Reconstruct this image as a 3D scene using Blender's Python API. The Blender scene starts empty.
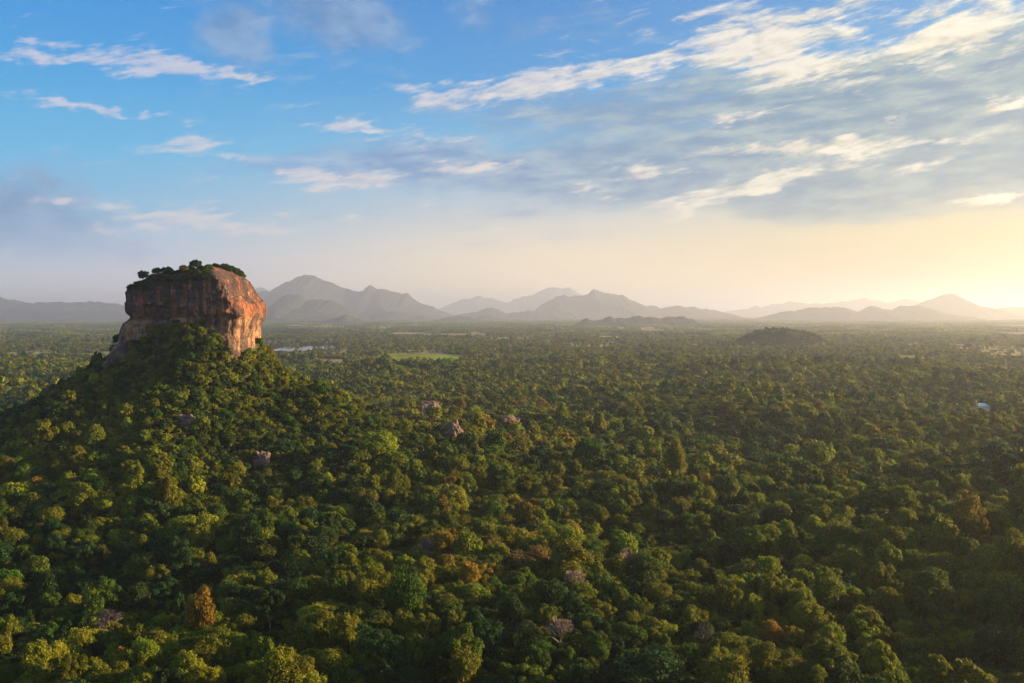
import bpy, math, random
import numpy as np
from mathutils import Vector, Matrix

SC = bpy.context.scene
COL = SC.collection
R = math.radians

# ------------------------------------------------------------------ camera
F = 1000.0                      # focal length in pixels of the 1024 wide picture
CAM_Z = 160.0
HOR = 313.0                     # pixel row of the true horizon
PITCH = math.atan((341.5 - HOR) / F)
cam_d = bpy.data.cameras.new('camera'); cam = bpy.data.objects.new('camera', cam_d); COL.objects.link(cam)
cam_d.sensor_width = 36.0; cam_d.lens = F * 36.0 / 1024.0
cam_d.clip_start = 1.0; cam_d.clip_end = 400000.0
cam.location = (0, 0, CAM_Z); cam.rotation_euler = (R(90) - PITCH, 0, 0)
SC.camera = cam

# ------------------------------------------------------------------ sun, exposure
SUN_AZ = 79.0                   # degrees to the right of the view direction
SUN_EL = 12.5
sun_dir = Vector((math.sin(R(SUN_AZ)) * math.cos(R(SUN_EL)), math.cos(R(SUN_AZ)) * math.cos(R(SUN_EL)), math.sin(R(SUN_EL))))
sl = bpy.data.lights.new('sun', 'SUN'); so = bpy.data.objects.new('sun', sl); COL.objects.link(so)
sl.energy = 5.0; sl.angle = R(0.6); sl.color = (1.0, 0.64, 0.29)
so.rotation_euler = (-sun_dir).to_track_quat('-Z', 'Y').to_euler()
so.location = sun_dir * 3000

vs = SC.view_settings
vs.view_transform = 'Standard'; vs.look = 'None'; EXPO = 2.0
vs.exposure = EXPO; vs.gamma = 1.0; vs.use_curve_mapping = False
cy = SC.cycles
cy.max_bounces = 6; cy.diffuse_bounces = 2; cy.glossy_bounces = 2; cy.transmission_bounces = 2
cy.volume_bounces = 2; cy.transparent_max_bounces = 8
cy.use_denoising = True
cy.sample_clamp_indirect = 4.0

HAZE_DENSITY = 4.0e-5

# ------------------------------------------------------------------ small node compiler
class S:
    """a shader socket with arithmetic"""
    def __init__(s, nt, sock): s.nt = nt; s.k = sock
    def _op(s, op, *a, clamp=False):
        n = s.nt.nodes.new('ShaderNodeMath'); n.operation = op; n.use_clamp = clamp
        for i, v in enumerate((s,) + a):
            if isinstance(v, S): s.nt.links.new(v.k, n.inputs[i])
            else: n.inputs[i].default_value = float(v)
        return S(s.nt, n.outputs[0])
    def __add__(s, o): return s._op('ADD', o)
    __radd__ = __add__
    def __sub__(s, o): return s._op('SUBTRACT', o)
    def __rsub__(s, o): return (s * -1.0) + o
    def __mul__(s, o): return s._op('MULTIPLY', o)
    __rmul__ = __mul__
    def __truediv__(s, o): return s._op('DIVIDE', o)
    def clamp(s): return s._op('ADD', 0.0, clamp=True)
    def max(s, o): return s._op('MAXIMUM', o)
    def min(s, o): return s._op('MINIMUM', o)
    def pow(s, o): return s._op('POWER', o)
    def ss(s, a, b):
        n = s.nt.nodes.new('ShaderNodeMapRange'); n.interpolation_type = 'SMOOTHSTEP'
        s.nt.links.new(s.k, n.inputs['Value'])
        n.inputs['From Min'].default_value = a; n.inputs['From Max'].default_value = b
        return S(s.nt, n.outputs['Result'])

def combine(nt, x, y, z):
    n = nt.nodes.new('ShaderNodeCombineXYZ')
    for i, v in enumerate((x, y, z)):
        if isinstance(v, S): nt.links.new(v.k, n.inputs[i])
        else: n.inputs[i].default_value = float(v)
    return S(nt, n.outputs[0])

def noise(nt, vec, scale=1.0, detail=5.0, rough=0.55, dist=0.0, lac=2.0):
    n = nt.nodes.new('ShaderNodeTexNoise'); n.noise_dimensions = '3D'
    if vec is not None: nt.links.new(vec.k, n.inputs['Vector'])
    n.inputs['Scale'].default_value = scale; n.inputs['Detail'].default_value = detail
    n.inputs['Roughness'].default_value = rough; n.inputs['Distortion'].default_value = dist
    n.inputs['Lacunarity'].default_value = lac
    return S(nt, n.outputs[0])

def mixc(nt, f, a, b):
    n = nt.nodes.new('ShaderNodeMix'); n.data_type = 'RGBA'; n.clamp_factor = True
    for sock, v in ((n.inputs[0], f), (n.inputs[6], a), (n.inputs[7], b)):
        if isinstance(v, S): nt.links.new(v.k, sock)
        elif isinstance(v, (tuple, list)): sock.default_value = (v[0], v[1], v[2], 1.0)
        else: sock.default_value = v
    return S(nt, n.outputs[2])

def ramp(nt, f, stops, interp='EASE'):
    n = nt.nodes.new('ShaderNodeValToRGB'); cr = n.color_ramp; cr.interpolation = interp
    nt.links.new(f.k, n.inputs[0])
    while len(cr.elements) < len(stops): cr.elements.new(0.5)
    for e, (p, c) in zip(cr.elements, stops):
        e.position = p; e.color = (c[0], c[1], c[2], 1.0)
    return S(nt, n.outputs[0])

def lin(r, g, b):
    def f(c):
        c /= 255.0
        return c / 12.92 if c <= 0.04045 else ((c + 0.055) / 1.055) ** 2.4
    return (f(r), f(g), f(b))

def px_dir(px, py):
    """world direction of a pixel of the photograph"""
    v = Vector(((px - 512) / F, 1.0, (341.5 - py) / F))
    return (Matrix.Rotation(-PITCH, 3, 'X') @ v).normalized()

def azel(px, py):
    d = px_dir(px, py)
    return math.atan2(d.x, d.y) * 1000.0, math.asin(d.z) * 1000.0

# ------------------------------------------------------------------ sky
W = bpy.data.worlds.new('World'); SC.world = W; W.use_nodes = True
def build_sky():
    nt = W.node_tree; nt.nodes.clear()
    out = nt.nodes.new('ShaderNodeOutputWorld'); bg = nt.nodes.new('ShaderNodeBackground')
    nt.links.new(bg.outputs[0], out.inputs[0])
    STR = 0.066
    GAIN = 1.0 / (STR * 2 ** EXPO)
    bg.inputs['Strength'].default_value = STR
    sky = nt.nodes.new('ShaderNodeTexSky'); sky.sky_type = 'NISHITA'; sky.sun_disc = False
    sky.sun_elevation = R(SUN_EL); sky.sun_rotation = R(SUN_AZ)
    sky.altitude = 300; sky.air_density = 1.0; sky.dust_density = 1.5; sky.ozone_density = 2.0
    skyc = S(nt, sky.outputs[0])
    tc = nt.nodes.new('ShaderNodeTexCoord'); sp = nt.nodes.new('ShaderNodeSeparateXYZ')
    nt.links.new(tc.outputs['Generated'], sp.inputs[0])
    x, y, z = (S(nt, sp.outputs[i]) for i in range(3))
    az = x._op('ARCTAN2', y) * 1000.0            # milliradians right of the view direction
    el = z._op('ARCSINE') * 1000.0               # milliradians above the horizon
    # air colour by elevation, towards and away from the sun
    e = (el * (1 / 700.0)).clamp()
    def st(l): return [(p / 700.0, tuple(v * (1.45 if p < 20 else 1.35 if p < 40 else 1.18 if p < 80 else 1.0) for v in lin(*c))) for p, c in l]
    away = ramp(nt, e, st([(0, (176, 180, 200)), (18, (206, 202, 208)), (45, (186, 198, 222)), (90, (132, 192, 230)), (150, (80, 184, 234)), (220, (36, 162, 228)), (310, (0, 138, 222)), (700, (70, 130, 210))]), 'LINEAR')
    mid = ramp(nt, e, st([(0, (246, 216, 166)), (25, (250, 222, 174)), (60, (236, 216, 186)), (100, (200, 206, 212)), (160, (104, 184, 226)), (220, (24, 152, 220)), (310, (0, 130, 208)), (700, (70, 130, 210))]), 'LINEAR')
    tow = ramp(nt, e, st([(0, (170, 134, 78)), (30, (178, 144, 84)), (70, (200, 178, 122)), (120, (212, 208, 178)), (180, (150, 198, 216)), (235, (30, 158, 218)), (310, (0, 138, 212)), (700, (90, 140, 200))]), 'LINEAR')
    f1 = az.ss(-430, 60); f2 = az.ss(0, 460)
    air = mixc(nt, f2, mixc(nt, f1, away, mid), tow)
    # behind the camera and far overhead the bare sky model takes over
    ahead = y.ss(-0.2, 0.75)
    k = ahead * (1.0 - el.ss(350, 900)) * 0.92
    up = nt.nodes.new('ShaderNodeVectorMath'); up.operation = 'SCALE'; up.inputs['Scale'].default_value = GAIN
    nt.links.new(air.k, up.inputs[0])
    base = mixc(nt, k, skyc, S(nt, up.outputs[0]))

    # clouds: noise in angle space, gathered where the photograph's banks stand
    def fbm(sx, sy, tilt, seed, detail=7.0, rough=0.6, dist=0.0, dx=0.0, dy=0.0):
        c, s_ = math.cos(tilt), math.sin(tilt)
        u = (az * c + el * s_ + dx) * (1.0 / sx)
        v = (el * c - az * s_ + dy) * (1.0 / sy)
        return noise(nt, combine(nt, u, v, seed), 1.0, detail, rough, dist)
    warp = fbm(90, 45, 0.1, 3.3, 3.0) - 0.5
    warp2 = fbm(40, 22, 0.1, 9.1, 3.0) - 0.5
    wa = az + warp * 90.0; we = el + warp2 * 34.0
    def blob(px, py, rx, ry, tilt=0.0, a=1.0):
        cx, ce = azel(px, py)
        c, s_ = math.cos(R(tilt)), math.sin(R(tilt))
        du = wa - cx; dv = we - ce
        u = (du * c + dv * s_) * (1.0 / rx); v = (dv * c - du * s_) * (1.0 / ry)
        return ((u * u + v * v) * -1.0)._op('EXPONENT') * a
    def gather(lst):
        t = None
        for b in lst:
            q = blob(*b); t = q if t is None else t.max(q)
        return t
    sunward = az.ss(-380, 430)
    # high grey-blue bank with streaks
    bank = gather([(830, 125, 300, 62, 5), (1010, 95, 170, 60, 0), (640, 165, 210, 42, 0, .95), (420, 165, 150, 34, 0, .75), (930, 185, 210, 34, 3, .8), (560, 115, 120, 30, 8, .7)])
    nb = fbm(150, 30, 0.08, 1.7, 8.0, 0.58)
    nb2 = fbm(46, 11, 0.06, 5.2, 5.0, 0.6)
    db = (bank * 1.5 + (nb - 0.5) * 2.2 + (nb2 - 0.5) * 1.0).ss(0.18, 1.02)
    shade_c = mixc(nt, sunward, lin(112, 158, 214), lin(92, 140, 172))
    shade_c2 = mixc(nt, sunward, lin(160, 192, 226), lin(160, 184, 186))
    bank_c = mixc(nt, nb2.ss(0.35, 0.7), shade_c, shade_c2)
    # purple-grey puffs on the side away from the sun
    puff = gather([(236, 30, 44, 34, -25, 1.0), (330, 14, 80, 32, -12, 1.0), (15, 210, 80, 40, 0, 1.0), (46, 182, 22, 12, 0, .9), (488, 12, 30, 26, -50, .6), (530, 30, 40, 14, 0, .5), (100, 250, 120, 14, 0, .45)])
    npf = fbm(44, 26, 0.0, 7.7, 7.0, 0.62)
    dp = (puff * 1.4 + (npf - 0.5) * 2.0).ss(0.20, 1.25)
    puff_c = mixc(nt, npf.ss(0.35, 0.65), lin(104, 144, 190), lin(142, 176, 214))
    # sunlit wisps
    wisp = gather([
        (545, 84, 112, 15, 9, 1.0), (445, 100, 46, 9, -12, .95), (650, 62, 52, 12, 8, 1.0), (765, 42, 84, 26, -4, 1.2), (800, 66, 80, 18, 0, 1.05), (830, 14, 70, 10, 4, .85), (955, 30, 80, 26, 12, 1.05),
        (1000, 8, 40, 10, 10, .8), (345, 180, 66, 9, 2, 1.0), (300, 172, 20, 10, 0, .7), (345, 128, 60, 6, 0, .75), (420, 140, 50, 6, 0, .7), (470, 168, 60, 8, 2, .75),
        (770, 182, 100, 10, 12, 1.0), (650, 174, 38, 8, 4, .9), (820, 148, 90, 8, 0, 1.0), (600, 192, 40, 6, 0, .6), (700, 205, 40, 7, 12, .8), (930, 160, 50, 6, 5, .7), (740, 118, 60, 6, 3, .6),
        (185, 220, 90, 13, -4, 1.05), (250, 230, 60, 8, -4, .8), (150, 64, 68, 10, -3, 1.0), (50, 54, 60, 8, 3, .95), (235, 74, 54, 5, -4, .9), (85, 108, 70, 5, -3, .85),
        (190, 146, 66, 7, 6, .8), (225, 156, 34, 5, -10, .75), (60, 201, 16, 6, 0, 1.0), (88, 230, 20, 5, -8, 1.0), (1005, 105, 34, 6, 12, .95), (1000, 196, 46, 5, 6, .9), (960, 140, 60, 5, 4, .55), (310, 215, 70, 5, 0, .5), (420, 210, 60, 5, 0, .45)])
    nw = fbm(52, 13, 0.14, 2.9, 9.0, 0.66, 0.3)
    nwl = fbm(52, 13, 0.14, 2.9, 9.0, 0.66, 0.3, dx=9.0, dy=4.0)
    nwf = fbm(30, 5, 0.24, 8.8, 7.0, 0.68, 0.5)
    dw = (wisp * 1.2 + (nw - 0.5) * 2.8 + (nwf - 0.5) * 1.9).ss(0.24, 1.22)
    lit = ((nw - nwl) * 4.0 + 0.62 + (wisp - 0.5) * 0.3).clamp()
    lit_c = mixc(nt, lit, mixc(nt, sunward, lin(196, 200, 222), lin(214, 206, 184)), mixc(nt, sunward, lin(250, 230, 224), lin(255, 248, 226)))
    low = el.ss(30, 110)
    def over(base, d, c, a):
        sc_ = nt.nodes.new('ShaderNodeVectorMath'); sc_.operation = 'SCALE'; sc_.inputs['Scale'].default_value = GAIN
        nt.links.new(c.k, sc_.inputs[0])
        return mixc(nt, d * a * ahead * el.ss(0, 60), base, S(nt, sc_.outputs[0]))
    r = over(base, db * low, bank_c, 0.95)
    r = over(r, dp, puff_c, 0.78)
    r = over(r, dw * (sunward * 0.4 + 0.6), lit_c, 0.95)
    nt.links.new(r.k, bg.inputs['Color'])
    W.cycles.sampling_method = 'MANUAL'; W.cycles.sample_map_resolution = 512
build_sky()

# ------------------------------------------------------------------ numpy noise
def _h(ix, iy, iz, seed):
    n = (ix.astype(np.int64) * 374761393 + iy.astype(np.int64) * 668265263 + iz.astype(np.int64) * 2147483647 + seed * 974634777) & 0xFFFFFFFF
    n = ((n ^ (n >> 13)) * 1274126177) & 0xFFFFFFFF
    n = ((n ^ (n >> 16)) * 2246822519) & 0xFFFFFFFF
    return ((n ^ (n >> 15)) & 0xFFFFFF) / float(0xFFFFFF)
def vnoise(x, y, z=None, seed=0):
    x = np.asarray(x, float); y = np.asarray(y, float); z = np.zeros_like(x) if z is None else np.asarray(z, float)
    x, y, z = np.broadcast_arrays(x, y, z)
    ix, iy, iz = np.floor(x), np.floor(y), np.floor(z)
    fx, fy, fz = x - ix, y - iy, z - iz
    fx, fy, fz = (t * t * t * (t * (t * 6 - 15) + 10) for t in (fx, fy, fz))
    r = 0
    for a in (0, 1):
        for b in (0, 1):
            for c in (0, 1):
                w = (fx if a else 1 - fx) * (fy if b else 1 - fy) * (fz if c else 1 - fz)
                r = r + w * _h(ix + a, iy + b, iz + c, seed)
    return r
def fbm(x, y, z=None, octv=4, seed=0, gain=0.5):
    """about -1..1"""
    t = 0; a = 1.0; n = 0
    x = np.asarray(x, float); y = np.asarray(y, float)
    for o in range(octv):
        f = 2.0 ** o
        t = t + a * (vnoise(x * f + 17.3 * o, y * f - 9.1 * o, None if z is None else np.asarray(z, float) * f + 4.7 * o, seed + o) * 2 - 1)
        n += a; a *= gain
    return t / n * 1.6
def ridged(x, y, octv=4, seed=0):
    t = 0; a = 1.0; n = 0
    for o in range(octv):
        f = 2.0 ** o
        t = t + a * (1 - np.abs(vnoise(x * f + 5.1 * o, y * f + 2.7 * o, None, seed + o) * 2 - 1))
        n += a; a *= 0.5
    return t / n
def sstep(a, b, v):
    t = np.clip((np.asarray(v, float) - a) / (b - a), 0, 1); return t * t * (3 - 2 * t)

# ------------------------------------------------------------------ helpers for objects
def mesh_from(name, verts, faces, mats, smooth=False, mat_index=None):
    """verts (n,3) array; faces: array (m,3) or (m,4)"""
    me = bpy.data.meshes.new(name)
    verts = np.asarray(verts, np.float32); faces = np.asarray(faces, np.int32)
    k = faces.shape[1]
    me.vertices.add(len(verts)); me.vertices.foreach_set('co', verts.ravel())
    me.loops.add(faces.size); me.loops.foreach_set('vertex_index', faces.ravel())
    me.polygons.add(len(faces)); me.polygons.foreach_set('loop_start', np.arange(0, faces.size, k, dtype=np.int32))
    me.polygons.foreach_set('loop_total', np.full(len(faces), k, np.int32))
    if mat_index is not None: me.polygons.foreach_set('material_index', np.asarray(mat_index, np.int32))
    me.polygons.foreach_set('use_smooth', np.full(len(faces), bool(smooth)))
    for m in (mats if isinstance(mats, (list, tuple)) else [mats]): me.materials.append(m)
    me.update(calc_edges=True); me.validate()
    return me
def link(name, me, parent=None, loc=(0, 0, 0)):
    o = bpy.data.objects.new(name, me); COL.objects.link(o); o.location = loc
    if parent is not None: o.parent = parent
    return o
def tag(o, label=None, cat=None, group=None, kind=None):
    for k, v in (('label', label), ('category', cat), ('group', group), ('kind', kind)):
        if v: o[k] = v
    return o
def grid_faces(nu, nv, wrap=False):
    i = np.arange(nu - (0 if wrap else 1)); j = np.arange(nv - 1)
    I, J = np.meshgrid(i, j, indexing='ij'); I2 = (I + 1) % nu
    return np.stack([I * nv + J, I2 * nv + J, I2 * nv + J + 1, I * nv + J + 1], -1).reshape(-1, 4)

def new_mat(name):
    m = bpy.data.materials.new(name); m.use_nodes = True
    nt = m.node_tree; b = nt.nodes['Principled BSDF']
    return m, nt, b
def texco(nt, which='Object'):
    n = nt.nodes.new('ShaderNodeTexCoord'); return S(nt, n.outputs[which])
def vscale(nt, v, sx, sy, sz):
    n = nt.nodes.new('ShaderNodeMapping'); nt.links.new(v.k, n.inputs['Vector']); n.inputs['Scale'].default_value = (sx, sy, sz)
    return S(nt, n.outputs[0])
def bump(nt, b, h, dist, strength=1.0):
    n = nt.nodes.new('ShaderNodeBump'); n.inputs['Distance'].default_value = dist; n.inputs['Strength'].default_value = strength
    nt.links.new(h.k, n.inputs['Height']); nt.links.new(n.outputs[0], b.inputs['Normal'])

# ------------------------------------------------------------------ the land
HX, HY = -318.0, 1010.0         # middle of the rock's hill
PLAT = np.array([0, 40, 60, 85, 110, 140, 190, 250, 330, 420, 560])
PLAZ = np.array([150, 150, 145, 110, 90, 72, 48, 24, 6, 0, 0.])
KNOLLS = [                      # px, base row, half width m, depth m, height m
    (790, 348, 215, 260, 78),
]
def knoll_pos(px, py):
    d = CAM_Z * F / (py - HOR); return (px - 512) / F * d, d
SHADE_RISES = [(540, 520, 105, 260, 88), (760, 900, 170, 300, 50)]   # unseen rises past the right edge of view, added to shade the foreground
def land(x, y):
    x = np.asarray(x, float); y = np.asarray(y, float)
    d = np.hypot(x, y)
    roll = fbm(x / 340, y / 260, octv=3, seed=11) * 14.0 * (1 - sstep(2200, 5000, d) * 0.75)
    u, v = x - HX, y - HY
    r = np.hypot(u, v)
    ang = np.arctan2(v, u)
    stretch = 1.0 + 0.20 * np.clip(np.cos(ang + 0.5), 0, 1) ** 2 + 0.05 * np.cos(3 * ang + 1.0)
    stretch = 1.0 + (stretch - 1.0) * sstep(90, 220, r)
    hill = np.interp(r / stretch, PLAT, PLAZ)
    hill = hill - 7 * sstep(20, 60, u) * (1 - sstep(70, 110, r)) - 13 * sstep(40, 90, u) * sstep(60, 110, r) * (1 - sstep(180, 330, r))
    hill = hill - 10 * sstep(48, 66, u) * (1 - sstep(70, 110, r)) * sstep(-60, -30, v) + 15 * np.exp(-((u - 36) / 24) ** 2 - ((v + 74) / 22) ** 2) + 6 * np.exp(-((u + 8) / 42) ** 2 - ((v + 82) / 26) ** 2) + 9 * np.exp(-((u - 22 + v * .08) / 45) ** 2) * sstep(-60, -130, v) * (1 - sstep(240, 380, r))
    hill = hill + fbm(u / 70, v / 70, octv=3, seed=5) * 7.0 * sstep(70, 130, r) * (1 - sstep(260, 420, r))
    h = roll * sstep(120, 420, r) + hill
    for px, py, w, dp, hh in KNOLLS:
        kx, ky = knoll_pos(px, py)
        q = ((x - kx) / w) ** 2 + ((y - ky - dp * .6) / dp) ** 2
        h = h + hh * np.clip(1 - q, 0, 1) ** 0.6 * (1 + 0.12 * fbm(x / 90, y / 90, octv=2, seed=3))
    for kx, ky, w, dp, hh in SHADE_RISES:
        h = h + hh * np.exp(-((x - kx) / w) ** 2 - ((y - ky) / dp) ** 2)
    return h
def ground_hit(px, py, lift=0.0, d0=300, d1=60000):
    v = px_dir(px, py); d = np.geomspace(d0, d1, 6000)
    t = d / v.y
    X, Y, Z = v.x * t, v.y * t, CAM_Z + v.z * t
    below = Z < land(X, Y) + lift
    i = int(np.argmax(below)) if below.any() else len(d) - 1
    return float(X[i]), float(Y[i]), float(land(X[i], Y[i]))
def project(x, y, z):
    x, y, z = np.asarray(x, float), np.asarray(y, float), np.asarray(z, float) - CAM_Z
    c, s_ = math.cos(PITCH), math.sin(PITCH)
    yf = y * c - z * s_; zu = z * c + y * s_
    return 512 + F * x / yf, 341.5 - F * zu / yf

# where the far plain is open: pale fields between lines of trees
def openness(x, y):
    x = np.asarray(x, float); y = np.asarray(y, float); d = np.hypot(x, y)
    n = fbm(x / 420, y / 1000, octv=4, seed=31) + 0.3 * fbm(x / 150, y / 400, octv=2, seed=37)
    az = np.arctan2(x, y)
    bias = 0.55 - 0.34 * sstep(2600, 5200, d) - 0.1 * sstep(-0.1, -0.4, az) - 0.20 * sstep(7000, 12000, d)
    o = sstep(bias, bias + 0.12, n) * sstep(2300, 3200, d)
    for px, py, w, dp, hh in KNOLLS:
        kx, ky = knoll_pos(px, py)
        o = o * sstep(1.0, 1.5, ((x - kx) / w) ** 2 + ((y - ky - dp * .6) / dp) ** 2)
    return o
SHEETS = []                     # ellipses kept clear of trees: x, y, rx, ry
def sheet_ellipse(px0, px1, py0, py1):
    d1 = CAM_Z * F / (py0 - HOR); d0 = CAM_Z * F / (py1 - HOR); d = (d0 + d1) / 2
    return ((px0 + px1) / 2 - 512) / F * d, d, (px1 - px0) / 2 / F * d, (d1 - d0) / 2
LAKE = sheet_ellipse(262, 337, 345.0, 352.6)
FIELDS = [sheet_ellipse(372, 474, 354.8, 360.2), sheet_ellipse(-40, 42, 343.5, 346.0), sheet_ellipse(76, 92, 349, 351.5), sheet_ellipse(-40, 30, 333.0, 334.4), sheet_ellipse(596, 632, 336.0, 338.2)]
def in_sheet(x, y, e, grow=1.0, wob=0.25, seed=2):
    n = fbm(np.asarray(x) / (e[2] * .6), np.asarray(y) / (e[3] * .6), octv=3, seed=seed) * wob
    return ((x - e[0]) / e[2]) ** 2 + ((y - e[1]) / e[3]) ** 2 < (1.0 + n) * grow

# ---- ground sheet
def build_ground():
    m, nt, b = new_mat('ground')
    co = texco(nt)
    at = nt.nodes.new('ShaderNodeAttribute'); at.attribute_name = 'open'
    op = S(nt, at.outputs['Fac'])
    n1 = noise(nt, co, 1 / 60.0, 6, 0.6); n2 = noise(nt, co, 1 / 700.0, 5, 0.6); n3 = noise(nt, vscale(nt, co, 1 / 300., 1 / 500., 1), 1.0, 4, 0.55)
    forest = mixc(nt, n1.ss(0.35, 0.65), (0.012, 0.020, 0.006), (0.026, 0.034, 0.010))
    forest = mixc(nt, n2.ss(0.4, 0.65) * 0.6, forest, (0.06, 0.058, 0.02))
    field = mixc(nt, n3.ss(0.4, 0.62), (0.11, 0.11, 0.035), (0.22, 0.17, 0.075))
    field = mixc(nt, n2.ss(0.5, 0.6), field, (0.12, 0.17, 0.04))
    c = mixc(nt, op, forest, field)
    nt.links.new(c.k, b.inputs['Base Color']); b.inputs['Roughness'].default_value = 0.95
    b.inputs['Specular IOR Level'].default_value = 0.1
    bump(nt, b, n1, 6.0, 0.6)
    rad = np.concatenate([np.linspace(0.5, 300, 12), np.geomspace(330, 130000, 345)])
    th = np.concatenate([np.linspace(-0.62, 0.62, 900), np.linspace(0.62, 2 * math.pi - 0.62, 140)[1:-1]])
    T, D = np.meshgrid(th, rad, indexing='ij')
    X, Y = D * np.sin(T), D * np.cos(T)
    Z = land(X, Y)
    me = mesh_from('ground', np.stack([X, Y, Z], -1).reshape(-1, 3), grid_faces(len(th), len(rad), True)[:, ::-1], m, True)
    a = me.attributes.new('open', 'FLOAT', 'POINT'); a.data.foreach_set('value', openness(X, Y).astype(np.float32).ravel())
    tag(link('ground', me), 'wide forest plain running out to the horizon', None, None, 'structure')
build_ground()

# ---- water and fields on the plain
def sheet(name, e, m, label, lift, seed=2, wob=0.25, n=160):
    t = np.linspace(0, 2 * math.pi, n, endpoint=False)
    k = 1 + 0.5 * wob * fbm(np.cos(t) * 2.2 + 3, np.sin(t) * 2.2, octv=3, seed=seed) * 1.6
    rings = np.linspace(0.02, 1, 14)
    A, B = np.meshgrid(np.arange(n), rings, indexing='ij')
    X = e[0] + e[2] * np.cos(t[A]) * k[A] * B; Y = e[1] + e[3] * np.sin(t[A]) * k[A] * B
    if name == 'lake': Z = np.full_like(X, float(land(X, Y).max()) + lift)
    else: Z = land(X, Y) + lift
    me = mesh_from(name, np.stack([X, Y, Z], -1).reshape(-1, 3), grid_faces(n, len(rings), True)[:, ::-1], m, True)
    return tag(link(name, me), label, None, None, 'structure')
mw, nt, b = new_mat('lake_water'); b.inputs['Base Color'].default_value = (0.03, 0.04, 0.045, 1); b.inputs['Roughness'].default_value = 0.05; b.inputs['IOR'].default_value = 1.33
bump(nt, b, noise(nt, texco(nt), 0.3, 3, 0.5), 0.03, 0.1)
sheet('lake', LAKE, mw, 'pale reflecting lake beyond the foot of the rock', 1.0, 4, 0.5)
FAR_LAKE = sheet_ellipse(668, 752, 317.6, 319.3)
sheet('lake', FAR_LAKE, mw, 'thin bright strip of water under the distant ridge', 1.5, 9, 0.3)
def field_mat(name, a_, b_):
    m, nt, b = new_mat(name)
    c = mixc(nt, noise(nt, texco(nt), 1 / 45.0, 5, 0.6).ss(0.35, 0.65), a_, b_)
    nt.links.new(c.k, b.inputs['Base Color']); b.inputs['Roughness'].default_value = 0.9; b.inputs['Specular IOR Level'].default_value = 0.0
    return m
mf1 = field_mat('rice_green', (0.105, 0.17, 0.014), (0.17, 0.205, 0.024)); mf2 = field_mat('dry_grass', (0.34, 0.29, 0.11), (0.27, 0.25, 0.08))
sheet('field', FIELDS[0], mf1, 'bright green open field among the trees', 0.8, 12, 0.4)
for e, s_, l_ in ((FIELDS[1], 13, 'long yellow dry field on the far plain'), (FIELDS[2], 14, 'small pale clearing close to the rock apron'), (FIELDS[3], 15, 'thin pale field under the long low ridge'), (FIELDS[4], 16, 'pale field below the low rounded hills')):
    sheet('field', e, mf2, l_, 0.8, s_, 0.35)

# ------------------------------------------------------------------ mountains: traced ridge lines given real distance, height and depth
def mountain_mat():
    m, nt, b = new_mat('mountain_forest')
    co = texco(nt)
    n1 = noise(nt, co, 1 / 500.0, 8, 0.62); n2 = noise(nt, co, 1 / 2500.0, 5, 0.6)
    c = mixc(nt, n1.ss(0.35, 0.65), (0.012, 0.018, 0.014), (0.028, 0.034, 0.022))
    c = mixc(nt, n2.ss(0.55, 0.7) * 0.5, c, (0.05, 0.046, 0.042))
    nt.links.new(c.k, b.inputs['Base Color']); b.inputs['Roughness'].default_value = 0.95; b.inputs['Specular IOR Level'].default_value = 0.1
    bump(nt, b, n1, 60.0, 0.8)
    return m
MM = mountain_mat()
def mountain(D, prof, label, depth, seed, name='mountain'):
    k = 1.25 if D < 20000 else 1.1
    D *= k; depth *= k
    px = np.array([p[0] for p in prof], float); py = np.array([p[1] for p in prof], float)
    n = max(120, int((px[-1] - px[0]) * 2.0)); nv = 70
    xs = np.linspace(px[0], px[-1], n)
    hs = np.array([CAM_Z + (HOR - v) * D / F for v in np.interp(xs, px, py)])
    wl = D / F
    hs = hs + (fbm(xs * 0.13, xs * 0, octv=4, seed=seed) * 1.4 * wl) * sstep(0, 6, xs - px[0]) * sstep(0, 6, px[-1] - xs)
    v = np.linspace(-1, 1, nv)
    A, V = np.meshgrid(np.arange(n), v, indexing='ij')
    X0 = (xs[A] - 512) / F * D
    Y = D + V * depth
    # spurs: the crest stays whole, the flanks are cut by ridges and gullies
    rd = ridged(X0 / (depth * 0.42) + 0.35 * V, V * 1.3 + seed, 5, seed)
    fl = np.abs(V) ** 0.85
    shape = np.clip(1 - fl * (0.72 + 0.62 * (1 - rd)), 0, 1)
    wob = fbm(X0 / (depth * 0.5), V * 2.0, octv=3, seed=seed + 40) * 0.10 * fl
    Z = hs[A] * np.clip(shape + wob * (shape > 0), 0, 1) - 6.0 * (np.abs(V) > 0.97)
    X = X0 * (Y / D) ** 0.0
    me = mesh_from(name, np.stack([X, Y, Z], -1).reshape(-1, 3), grid_faces(n, nv), MM, True)
    return tag(link(name, me), label, None, None, 'structure')
mountain(24000, [(232, 318), (248, 296), (257, 291), (264, 290), (270, 291), (287, 281), (298, 275), (305.6, 272.8), (312, 274), (321, 277), (337, 284), (350, 289), (360, 291.5), (364, 290), (366, 286.5), (369.7, 283.7), (377, 287), (385, 289.5), (396, 291.5), (402, 293.5), (407, 293), (411, 297), (418, 301), (430, 306), (440, 310), (459, 315), (475, 319.7)], 'tall pale mountain with a second notched summit, behind the rock', 3200, 1)
mountain(36000, [(226, 316), (238, 299), (246, 289), (252.5, 286), (258, 287.5), (265, 288), (276, 293), (300, 304), (330, 316)], 'faint peak just behind the rock', 3600, 21)
mountain(15500, [(255, 322), (262, 315), (274, 304), (282, 296), (288.5, 292.5), (294, 294), (301, 295.6), (306, 299), (312, 299.5), (321, 298), (330.6, 299), (337, 302), (343, 306), (351, 311), (359, 315), (374, 322.5)], 'darker blunt mountain in front of the tall one', 1900, 2)
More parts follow.
